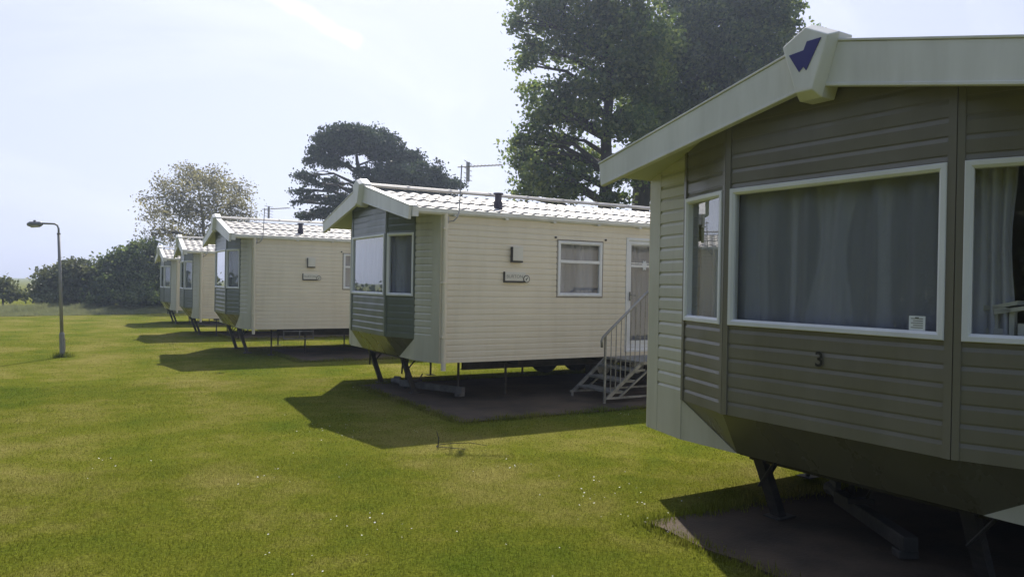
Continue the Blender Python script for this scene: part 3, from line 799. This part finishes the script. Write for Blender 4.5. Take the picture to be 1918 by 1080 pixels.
# ------------------------------------------------------------------ drawbars lying on the slabs
def drawbar(p, q, label):
    p, q = Vector(p), Vector(q); d = q - p; L = d.length; rz = math.atan2(d.y, d.x)
    e = empty('drawbar', (p.x, p.y, min(p.z, q.z)), rz, label, 'drawbar', 'drawbars lying under the caravans')
    mb = MB(); mb.box(.12, L, -.045, .045, .05, .14); mb.box(L - .12, L - .02, -.06, .06, 0, .0495); mb.build('beam', M['oldsteel'], e, bevel=.008)
    mb = MB(); mb.tube([(.12, 0, .10), (.02, 0, .12), (-.06, 0, .11)], [.035, .045, .05], 10); mb.box(-.02, .10, -.02, .02, .15, .19); mb.build('coupling', M['oldsteel'], e)
    mb = MB(); mb.tube([(.16, .07, .30), (.16, .07, .03)], .022, 8); mb.tube([(.16, .055, .045), (.16, .085, .045)], .045, 12); mb.build('jockey_wheel', M['dark'], e)
    mb = MB(); mb.box(.42, .48, -.09, .09, .141, .175); mb.tube([(.45, .05, .175), (.50, .07, .26)], .010, 6); mb.build('lever', M['dark'], e)
    return e
drawbar((4.45, 11.35, gz(11) + .04), (5.02, 10.1, gz(10) + .04), 'grey steel drawbar lying on the slab under the front of the second caravan')
drawbar((4.95, 3.75, gz(3.5) + .04), (4.35, 2.75, gz(3) + .04), 'steel drawbar in deep shade under the nearest caravan')
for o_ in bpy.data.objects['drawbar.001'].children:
    if o_.name.startswith('beam'): o_.data.materials[0] = M['dark']  # darker steel on this beam puts the deep shade into its colour

# ------------------------------------------------------------------ lamp post
lp = empty('lamp_post', (-.13, 19.6, gz(19.6)), R(-30), 'slender grey lamp post with one arm curving left over the open lawn', 'lamp post')
lp.rotation_euler = (0, R(-2.6), R(-30))
mb = MB(); mb.tube([(0, 0, -.05), (0, 0, .50), (0, 0, .55)], [.055, .055, .042], 10); mb.box(.0545, .0585, -.025, .025, .16, .40); mb.build('base', M['lampgrey'], lp)
mb = MB(); mb.tube([(0, 0, .55), (0, 0, 2.72)], [.036, .031], 10); mb.tube([(0, 0, 2.70), (0, 0, 2.735)], .038, 10); mb.build('pole', M['lampgrey'], lp, smooth=True)
mb = MB(); mb.tube([(0, 0, 2.735), (0, 0, 2.83), (-.025, 0, 2.90), (-.08, 0, 2.935), (-.36, 0, 2.955)], .021, 8); mb.build('arm', M['lampgrey'], lp, smooth=True)
mb = MB(); mb.tube([(-.35, 0, 2.945), (-.40, 0, 2.94), (-.62, 0, 2.945), (-.68, 0, 2.94)], [.03, .058, .062, .035], 12); mb.box(-.54, -.50, -.02, .02, 3.0, 3.03)
lh = mb.build('lamp_head', M['lamphead'], lp, smooth=True)
mb = MB(); mb.tube([(-.42, 0, 2.915), (-.60, 0, 2.915)], [.045, .05], 12); mb.build('lens', M['lens'], lh, smooth=True)

# small bent dead stalk in the lawn
tw = MB(); tw.tube([(0, 0, 0), (.01, .0, .09), (-.012, .01, .17)], [.006, .005, .003], 6); tw.tube([(.01, 0, .03), (.13, -.05, .045), (.30, -.13, .05), (.46, -.20, .02)], [.005, .004, .0035, .002], 6)
tw.tube([(.0, 0, .025), (-.03, -.02, .02), (.20, -.22, .012)], [.005, .004, .003], 6)
tag(tw.build('dead_twig', M['bark'], loc=(3.25, 7.1, gz(7.1))), 'bent dark dead twig sticking up from the lawn in front of the second caravan', 'twig')

# ------------------------------------------------------------------ trees
def leaf_cloud(clumps, n, size, cl_size=.28, per=22, aspect=1.5, shell=2.2, hang=.0, up=0.0):
    """clumps: (centre, (a right, b depth, c up)); returns quads"""
    vol = np.array([(a * b * c) ** .8 for _, (a, b, c) in clumps]); vol /= vol.sum()
    out = []
    rx, fx = np.array(RGT), np.array(FWD)
    for (cen, (a, b, c)), w in zip(clumps, vol):
        k = max(60, int(n * w)); nc = max(3, k // per)
        d = rng.normal(size=(nc, 3)); d /= np.linalg.norm(d, axis=1)[:, None]
        rad = rng.random(nc) ** (1 / shell)
        rad *= 1 + .14 * rng.normal(size=nc)
        pc = np.array(cen) + (d[:, :1] * rx * a + d[:, 1:2] * fx * b) * rad[:, None]
        pc[:, 2] += d[:, 2] * c * rad
        idx = rng.integers(0, nc, k)
        sc_ = cl_size * (.6 + .8 * rng.random(nc))[idx]
        off = rng.normal(size=(k, 3)) * sc_[:, None] * np.array([1, 1, .6])
        out.append(pc[idx] + off)
    p = np.concatenate(out); k = len(p)
    nrm = rng.normal(size=(k, 3)); nrm[:, 2] += up; nrm /= np.linalg.norm(nrm, axis=1)[:, None]
    t = np.cross(nrm, rng.normal(size=(k, 3))); t /= np.linalg.norm(t, axis=1)[:, None]
    b = np.cross(nrm, t)
    s = size * (.6 + .8 * rng.random(k))[:, None]
    v = np.stack([p - t * s * .5 * aspect, p + b * s * .5, p + t * s * .5 * aspect, p - b * s * .5], 1)
    return v.reshape(-1, 3)

def make_tree(name, base, trunk, clumps, n, size, leafm, label, cat, group=None, r0=.3, twigs=3, **kw):
    base = Vector(base)
    t = empty(name, base, 0, label, cat, group)
    mb = MB(); tp = [Vector(p) - base for p in trunk]
    # smooth polyline
    fine = []
    for i in range(len(tp) - 1):
        for k in range(4):
            q = k / 4; fine.append(tp[i].lerp(tp[i + 1], q) + Vector((random.uniform(-.05, .05), random.uniform(-.05, .05), 0)) * r0 * 2)
    fine.append(tp[-1]); m_ = len(fine)
    rad = [max(.03, r0 * (1 - .85 * i / (m_ - 1))) for i in range(m_)]; rad[0] *= 1.35
    mb.tube(fine, rad, 9)
    for cen, (a, b, c) in clumps:
        cc = Vector(cen) - base
        cand = [i for i in range(m_) if fine[i].z < cc.z - .15 * (cc - fine[i]).length] or [0]
        i = min(cand, key=lambda j: (fine[j] - cc).length + .25 * j / m_)
        st_ = fine[i]; mid = st_.lerp(cc, .5) + Vector((random.uniform(-.2, .2), random.uniform(-.2, .2), .12 * (cc - st_).length))
        rr_ = max(.025, min(rad[i] * .55, .05 * (cc - st_).length + .03))
        mb.tube([st_, st_.lerp(mid, .6), mid, cc], [rr_, rr_ * .8, rr_ * .6, rr_ * .25], 6, cap=False)
        for _ in range(twigs):
            e_ = cc + RGT * random.uniform(-a, a) * .9 + FWD * random.uniform(-b, b) * .9 + Vector((0, 0, random.uniform(-.3, .95) * c))
            s2 = mid.lerp(cc, random.uniform(.0, .9)); m2 = s2.lerp(e_, .5) + Vector((0, 0, .08 * (e_ - s2).length))
            mb.tube([s2, m2, e_], [rr_ * .4, rr_ * .28, rr_ * .08], 5, cap=False)
    mb.build('trunk', M['bark'], t, smooth=True)
    v = leaf_cloud([(Vector(c) - base, r) for c, r in clumps], n, size, **kw)
    np_mesh('crown', v, 4, leafm, t)
    return t
def cl(dist, lst, depth=.9):
    """crown lobes: photo position, half width and half height in photo pixels, depth offset in metres"""
    out = []
    for it in lst:
        px, py, rx = it[:3]; ry = it[3] if len(it) > 3 and it[3] else rx; dd = it[4] if len(it) > 4 else random.uniform(-.8, .8) * 2.2
        D = dist + dd; k = D / PX
        out.append((at(px, py, D), (rx * k, max(rx * k * depth, .3), ry * k)))
    return out
def on_ground(px, dist):
    p = at(px, 520, dist); return (p.x, p.y, gz(p.y))

T1 = [(1020, 30, 62), (995, 95, 36), (1062, -50, 80), (1135, -75, 90), (1085, 75, 70), (1160, 30, 78), (1085, 165, 62, 42), (1165, 140, 70), (1020, 190, 38, 22), (1085, 222, 46, 30), (1030, 222, 36, 22), (1010, 330, 40, 32), (1000, 225, 22, 16), (1062, 200, 40, 26), (1178, 235, 62, 44),
      (1000, 258, 40, 30), (985, 292, 34), (1035, 300, 48, 38), (1000, 345, 34, 28), (1050, 358, 46, 26), (1112, 300, 46, 32), (1180, 325, 46, 36), (1215, 190, 66), (1150, 372, 36, 18), (1205, 80, 70), (968, 40, 20, 26), (978, 120, 24, 16), (1000, 165, 26, 18), (968, 268, 14, 18), (970, 310, 18, 20), (1060, 260, 36, 20), (1075, 330, 40, 24), (980, 368, 22, 14)]
make_tree('broadleaf_tree', on_ground(1128, 32), [on_ground(1128, 32), at(1133, 380, 32), at(1136, 260, 32), at(1142, 120, 32), at(1132, 0, 32), at(1120, -90, 32)], cl(32, [(q[0], q[1], q[2] * .93, (q[3] if len(q) > 3 else q[2]) * .86) for q in T1]), 54000, .12, M['leaf_a'],
          'tall airy broadleaf tree with sky showing through its left side, behind the second caravan', 'tree', 'tall broadleaf trees behind the caravans', .34, 4, cl_size=.24, per=34, up=.5)
T2 = [(1265, 110, 72), (1335, 60, 92), (1400, 10, 84), (1440, 45, 52), (1305, 185, 74), (1380, 140, 78), (1450, 95, 40), (1240, 235, 64), (1290, -40, 90), (1400, -70, 90), (1468, 38, 30), (1488, 62, 18, 26), (1260, 305, 52), (1335, 255, 62), (1208, 320, 40), (1225, 362, 30, 22), (1420, 190, 60), (1350, 330, 50)]
make_tree('broadleaf_tree', on_ground(1200, 36), [on_ground(1200, 36), at(1200, 360, 36), at(1225, 240, 36), at(1275, 120, 36), at(1320, 0, 36), at(1340, -90, 36)], cl(36, [(q[0], q[1], q[2] * .94, (q[3] if len(q) > 3 else q[2]) * .88) for q in T2]), 72000, .13, M['leaf_b'],
          'tall dense dark broadleaf tree rising behind the roof of the nearest caravan', 'tree', 'tall broadleaf trees behind the caravans', .5, 2, cl_size=.27, per=60, shell=2.6, up=.5)
T3 = [(1530, 52, 11, 12, 0), (1545, 78, 20, 20, 0), (1570, 110, 40, 34, 0), (1580, 170, 60, 50, 0)]
make_tree('broadleaf_tree', on_ground(1565, 60), [on_ground(1565, 60), at(1565, 300, 60), at(1550, 60, 60)], cl(60, T3), 4000, .16, M['leaf_a'],
          'tree whose top just shows over the gable cap of the nearest caravan', 'tree', None, .3, 1, cl_size=.2)
PN = [(655, 252, 48, 16), (690, 256, 40, 18), (650, 262, 62, 24), (612, 278, 34, 24), (700, 270, 52, 26), (742, 296, 52, 24), (790, 324, 44, 20), (832, 340, 28, 17), (855, 350, 14, 10), (720, 330, 62, 22), (780, 350, 56, 18), (610, 304, 40, 9), (590, 344, 22, 5), (575, 301, 10, 6),
      (576, 330, 24, 8), (562, 357, 18, 6), (585, 372, 30, 6), (578, 403, 26, 7), (556, 378, 12, 4), (622, 345, 26, 10), (640, 378, 30, 14), (610, 395, 24, 8), (700, 370, 60, 16), (770, 378, 70, 12), (840, 375, 30, 12)]
make_tree('pine_tree', on_ground(690, 48), [on_ground(700, 48), at(695, 420, 48), at(680, 360, 48), at(672, 320, 48), at(665, 280, 48)], cl(48, PN, .8), 64000, .12, M['leaf_pine'],
          'broad dark pine with a domed flat topped crown behind the second and third caravans', 'tree', None, .4, 4, cl_size=.17, per=40, shell=3.4, aspect=1.3)
RT_ = [(360, 336, 38, 24), (322, 362, 34, 26), (400, 345, 38, 26), (438, 362, 34, 26), (296, 402, 28, 26), (350, 392, 44, 36), (408, 392, 42, 32), (452, 388, 24, 20), (288, 438, 24, 18), (330, 440, 34, 26), (378, 445, 34, 26), (468, 402, 16, 12), (430, 410, 30, 14), (275, 372, 16, 12), (300, 340, 14, 10), (350, 312, 16, 10), (408, 322, 18, 9)]
make_tree('spring_tree', on_ground(385, 50), [on_ground(382, 50), at(382, 500, 50), at(384, 455, 50), at(378, 400, 50), at(370, 340, 50)], cl(50, RT_), 12500, .10, M['leaf_c'],
          'round thinly leaved tree with many visible twigs, behind the three farthest caravans', 'tree', None, .2, 9, cl_size=.30, per=8, shell=2.2)
def bush(lst, dist, n, size, m, label, group=None, **kw):
    px = lst[0][0]
    return make_tree('bush', on_ground(px, dist), [on_ground(px, dist), at(px, 540, dist), at(px, lst[0][1], dist)], cl(dist, lst), n, size, m, label, 'bush', group, .07, 5, **kw)
bush([(225, 505, 40, 42, 0), (190, 520, 32, 32, 0), (258, 492, 26, 38, .5), (225, 530, 60, 26, -.5), (225, 556, 75, 14, -1.0), (170, 552, 40, 14, -1.0)], 46, 17000, .13, M['leaf_d'], 'largest dark bush left of the caravans at the edge of the lawn', 'bushes at the edge of the lawn', cl_size=.2, per=30, shell=3)
bush([(285, 505, 26, 38, 0), (300, 530, 34, 34, 0), (275, 468, 20, 20, 0), (262, 545, 30, 20, 0), (275, 558, 50, 12, -1.5)], 48, 12000, .13, M['leaf_d'], 'dark bush right beside the farthest caravan', 'bushes at the edge of the lawn', cl_size=.2, per=30, shell=3)
bush([(115, 526, 44, 26, 0), (84, 541, 24, 15, 0), (150, 515, 34, 28, 0), (135, 500, 20, 14, 0), (125, 556, 55, 12, -.5)], 45, 12000, .13, M['leaf_e'], 'lower paler bush right behind the lamp post', 'bushes at the edge of the lawn', cl_size=.22, per=24, shell=2.6)
bush([(6, 540, 18, 20, 0), (-40, 540, 30, 22, 0), (28, 552, 16, 9, 0)], 44, 6000, .12, M['leaf_e'], 'small pale bush at the far left end of the rough grass', 'bushes at the edge of the lawn', cl_size=.2, per=24)
bush([(620, 545, 90, 26, 0), (500, 545, 80, 26, 0), (760, 545, 90, 26, 0)], 56, 14000, .16, M['leaf_d'], 'low dark hedge far behind the caravans under the pine', None, cl_size=.25)

# trees on the open side of the lawn, seen only as reflections
wc = []
rw = random.Random(5)
for i in range(22):
    t = i / 21; x0, y0 = -15 - 8 * math.sin(t * 2.2), 26 - 46 * t
    hh_ = rw.uniform(4.0, 5.6)
    wc.append(((x0 + rw.uniform(-1, 1), y0, hh_), (2.0, 2.2, hh_ * .95)))
    wc.append(((x0 - 2.5 + rw.uniform(-1, 1), y0 + 1.2, hh_ + 1.5), (2.0, 2.0, hh_ * .9)))
    wc.append(((x0 + 1.2, y0 + rw.uniform(-.5, .5), .9), (1.2, 1.6, 1.3)))
for q in ((-6.5, 40, 1.0), (-8.6, 39, 1.4), (-11, 37.5, 1.3), (-4.9, 41.5, .6), (-14, 35, 1.6)): wc.append(((q[0], q[1], q[2] * .55), (1.4, 1.2, q[2] * .7)))
v = leaf_cloud(wc, 260000, .20, cl_size=.5, per=24, shell=3.0)
tag(np_mesh('woodland', v, 4, M['leaf_wood']), 'mass of dark trees along the open side of the lawn, mirrored in the caravan windows', 'woodland', None, 'stuff')

# ------------------------------------------------------------------ grass
def in_slab(x, y):
    m_ = np.zeros(len(x), bool)
    for (a, b, c, d) in SLABS: m_ |= (x > a) & (x < b) & (y > c) & (y < d)
    return m_
def gzv(y): return -.009 * np.clip(y, -30, 46)
def blades(x, y, h, w, lean=.5):
    k = len(x); z = gzv(y)
    a = rng.random(k) * 6.283; b = rng.random(k) * 6.283; ln = h * lean * rng.random(k)
    dx, dy = np.cos(a) * w / 2, np.sin(a) * w / 2
    v = np.empty((k, 3, 3))
    v[:, 0] = np.stack([x - dx, y - dy, z - .004], 1); v[:, 1] = np.stack([x + dx, y + dy, z - .004], 1)
    v[:, 2] = np.stack([x + np.cos(b) * ln, y + np.sin(b) * ln, z + h], 1)
    return v.reshape(-1, 3)
parts = []
def polar(n, r0, r1, a0=-46, a1=48):
    rr = np.sqrt(r0 * r0 + (r1 * r1 - r0 * r0) * rng.random(n)); an = np.radians(30 + a0 + (a1 - a0) * rng.random(n))
    return rr * np.sin(an), rr * np.cos(an)
for n, r0, r1, h, w in ((190000, 2.4, 7.5, .015, .0055), (150000, 7.5, 14, .016, .008), (80000, 14, 26, .018, .013), (30000, 26, 46, .02, .022)):
    x, y = polar(n, r0, r1); k = ~in_slab(x, y); x, y = x[k], y[k]
    parts.append(blades(x, y, h * (.5 + .9 * rng.random(len(x))), w))
# ragged fringe along the slab edges
for (a, b, c, d) in SLABS:
    n = 9000
    for (xa, ya, xb, yb, m_) in ((a, d, b, d, 1.0), (a, c, a, d, .55), (a, c, b, c, .8)):
        t = rng.random(int(n * m_)); x = xa + (xb - xa) * t + rng.normal(size=len(t)) * .055; y = ya + (yb - ya) * t + rng.normal(size=len(t)) * .055
        patch = .5 + .5 * np.sin(t * 37) * np.sin(t * 91 + 2)
        parts.append(blades(x, y, (.03 + .11 * rng.random(len(t)) * patch) * m_, .009))
x = -.13 + rng.normal(size=500) * .09; y = 19.6 + rng.normal(size=500) * .09
parts.append(blades(x, y, .04 + .1 * rng.random(500), .012))
tag(np_mesh('lawn_grass', np.concatenate(parts), 3, M['grass']), 'short mown lawn grass, green with straw coloured patches', 'grass', None, 'stuff')
# unmown strip in front of the bushes
n = 95000
p0, p1 = at(-200, 560, 33.5), at(400, 556, 46)
t = rng.random(n); wdt = rng.random(n)
x = p0.x + (p1.x - p0.x) * t + FWD.x * wdt * 8; y = p0.y + (p1.y - p0.y) * t + FWD.y * wdt * 8
hh = (.10 + .42 * np.minimum(1, wdt * 1.6)) * (.5 + .7 * rng.random(n)) * (.8 + .3 * np.sin(t * 60) * np.sin(t * 23))
tag(np_mesh('rough_grass', blades(x, y, hh, .035, .7), 3, M['rough_grass']), 'unmown grass growing along the far edge of the lawn', 'grass', None, 'stuff')
# daisies
cs = []
for i in range(26):
    xx, yy = polar(1, 3.2, 13); cs.append((xx[0], yy[0], random.uniform(.08, .35), random.randint(2, 9)))
for (px, py, nn, sd_) in ((1150, 930, 18, .25), (1230, 960, 12, .2), (1245, 995, 4, .06), (1100, 900, 12, .3), (620, 1000, 20, .3), (500, 880, 24, .3), (640, 800, 30, .3), (700, 720, 20, .3)):
    d = f_ + r_ * ((px - 959) / PX) + u_ * ((540 - py) / PX); p = EYE + d * (-1.63 / d.z); cs.append((p.x, p.y, sd_, nn))
vv = []
for (cx, cy, s_, n_) in cs:
    for _ in range(n_):
        x, y = cx + random.gauss(0, s_), cy + random.gauss(0, s_)
        if in_slab(np.array([x]), np.array([y]))[0]: continue
        z = gz(y) + random.uniform(.026, .04); r = random.uniform(.004, .0075); tx, ty = random.uniform(-.4, .4), random.uniform(-.4, .4)
        vv += [(x + r * math.cos(k * 1.0472), y + r * math.sin(k * 1.0472), z + r * (tx * math.cos(k * 1.0472) + ty * math.sin(k * 1.0472))) for k in range(6)]
tag(np_mesh('daisies', np.array(vv), 6, M['petal']), 'tiny white daisies scattered through the lawn', 'flowers', None, 'stuff')

# ------------------------------------------------------------------ light
SUN_AZ, SUN_EL = R(27), R(46)      # azimuth from +Y towards +X
sun = bpy.data.lights.new('sun', 'SUN'); so_ = bpy.data.objects.new('sun', sun); C.objects.link(so_)
sun.energy = 5.0; sun.angle = R(.55); sun.color = (1, .94, .84)
dirv = Vector((math.sin(SUN_AZ) * math.cos(SUN_EL), math.cos(SUN_AZ) * math.cos(SUN_EL), math.sin(SUN_EL)))
so_.rotation_euler = dirv.to_track_quat('Z', 'Y').to_euler()
w = bpy.data.worlds.new('World'); sc.world = w; w.use_nodes = True
nt = w.node_tree; bg = nt.nodes['Background']
sky = N(nt, 'ShaderNodeTexSky', sky_type='NISHITA', sun_disc=False, sun_elevation=SUN_EL, sun_rotation=SUN_AZ, altitude=50, air_density=1.0, dust_density=2.0, ozone_density=1.0)
STR = .10
bg.inputs['Strength'].default_value = STR
tc = N(nt, 'ShaderNodeTexCoord')
# thin summer haze over the whole sky, with faint streaks of cirrus
hz = N(nt, 'ShaderNodeMix', data_type='RGBA'); hz.inputs['Factor'].default_value = .78
nt.links.new(sky.outputs[0], hz.inputs[6]); 
gm = N(nt, 'ShaderNodeVectorMath', operation='DOT_PRODUCT'); gm.inputs[1].default_value = (math.sin(SUN_AZ), math.cos(SUN_AZ), .15)
nt.links.new(tc.outputs['Generated'], gm.inputs[0])
gr = N(nt, 'ShaderNodeMapRange', interpolation_type='SMOOTHSTEP'); gr.inputs['From Min'].default_value = -.35; gr.inputs['From Max'].default_value = .85
nt.links.new(gm.outputs['Value'], gr.inputs['Value'])
gx = N(nt, 'ShaderNodeMix', data_type='RGBA'); nt.links.new(gr.outputs[0], gx.inputs['Factor'])
gx.inputs[6].default_value = (.20 / STR, .26 / STR, .40 / STR, 1); gx.inputs[7].default_value = (.575 / STR, .61 / STR, .81 / STR, 1)
nt.links.new(gx.outputs[2], hz.inputs[7])
mp = N(nt, 'ShaderNodeMapping'); mp.inputs['Rotation'].default_value = (R(20), R(-28), R(35)); mp.inputs['Scale'].default_value = (1.2, 7, 5)
nt.links.new(tc.outputs['Generated'], mp.inputs['Vector'])
nz = N(nt, 'ShaderNodeTexNoise'); nz.inputs['Scale'].default_value = 1.3; nz.inputs['Detail'].default_value = 6; nz.inputs['Roughness'].default_value = .55; nz.inputs['Distortion'].default_value = .4
nt.links.new(mp.outputs[0], nz.inputs['Vector'])
rp = N(nt, 'ShaderNodeValToRGB'); rp.color_ramp.elements[0].position = .50; rp.color_ramp.elements[1].position = .78
rp.color_ramp.elements[0].color = (0, 0, 0, 1); rp.color_ramp.elements[1].color = (.32, .32, .32, 1)
nt.links.new(nz.outputs['Fac'], rp.inputs['Fac'])
ci = N(nt, 'ShaderNodeMix', data_type='RGBA'); nt.links.new(rp.outputs[0], ci.inputs['Factor'])
nt.links.new(hz.outputs[2], ci.inputs[6]); ci.inputs[7].default_value = (.93 / STR, .95 / STR, .98 / STR, 1)
# one short vapour trail fading out towards its lower end
da = (f_ + r_ * ((440 - 959) / PX) + u_ * ((540 + 45) / PX)).normalized(); db = (f_ + r_ * ((672 - 959) / PX) + u_ * ((540 - 84) / PX)).normalized()
pn = da.cross(db).normalized(); tg = (db - da).normalized()
def dot(vec):
    n = N(nt, 'ShaderNodeVectorMath', operation='DOT_PRODUCT'); n.inputs[1].default_value = vec
    nt.links.new(tc.outputs['Generated'], n.inputs[0]); return n.outputs['Value']
def mr(src, a, b, c, d):
    n = N(nt, 'ShaderNodeMapRange', interpolation_type='SMOOTHSTEP')
    for k, v_ in zip(('From Min', 'From Max', 'To Min', 'To Max'), (a, b, c, d)): n.inputs[k].default_value = v_
    nt.links.new(src, n.inputs['Value']); return n.outputs[0]
def math_(op, a, b):
    n = N(nt, 'ShaderNodeMath', operation=op)
    for i_, q_ in enumerate((a, b)):
        if isinstance(q_, (int, float)): n.inputs[i_].default_value = q_
        else: nt.links.new(q_, n.inputs[i_])
    return n.outputs[0]
tn = N(nt, 'ShaderNodeTexNoise'); tn.inputs['Scale'].default_value = 22; tn.inputs['Detail'].default_value = 5
nt.links.new(tc.outputs['Generated'], tn.inputs['Vector'])
wob = math_('ADD', dot(pn), math_('MULTIPLY', math_('SUBTRACT', tn.outputs['Fac'], .5), .022))
band = mr(math_('ABSOLUTE', wob, 0), .001, .013, 1, 0)
along = math_('MULTIPLY', mr(dot(tg), da.dot(tg) - .05, db.dot(tg) - .02, .2, 1), mr(dot(tg), db.dot(tg) - .006, db.dot(tg) + .006, 1, 0))
front = mr(dot(f_), .6, .7, 0, 1)
tf = math_('MULTIPLY', math_('MULTIPLY', band, along), math_('MULTIPLY', front, .75))
tm = N(nt, 'ShaderNodeMix', data_type='RGBA'); nt.links.new(tf, tm.inputs['Factor'])
nt.links.new(ci.outputs[2], tm.inputs[6]); tm.inputs[7].default_value = (.93 / STR, .96 / STR, 1.0 / STR, 1)
nt.links.new(tm.outputs[2], bg.inputs['Color'])

# the hazy summer air
hb = MB(); hb.box(-420, 420, -140, 620, -1.5, 26)
hm, hnt, hbs, hout = new_mat('summer_haze'); hnt.nodes.remove(hbs)
pv = N(hnt, 'ShaderNodeVolumePrincipled'); pv.inputs['Color'].default_value = (.66, .78, 1, 1); pv.inputs['Density'].default_value = .0013; pv.inputs['Anisotropy'].default_value = .55
hnt.links.new(pv.outputs[0], hout.inputs['Volume'])
tag(hb.build('haze', hm), 'thin bluish summer haze in the air over the lawn', 'haze', None, 'stuff')

sc.render.engine = 'CYCLES'
sc.view_settings.view_transform = 'Standard'; sc.view_settings.look = 'None'; sc.view_settings.gamma = 1; sc.view_settings.exposure = .40
sc.cycles.use_denoising = True
sc.cycles.transparent_max_bounces = 16
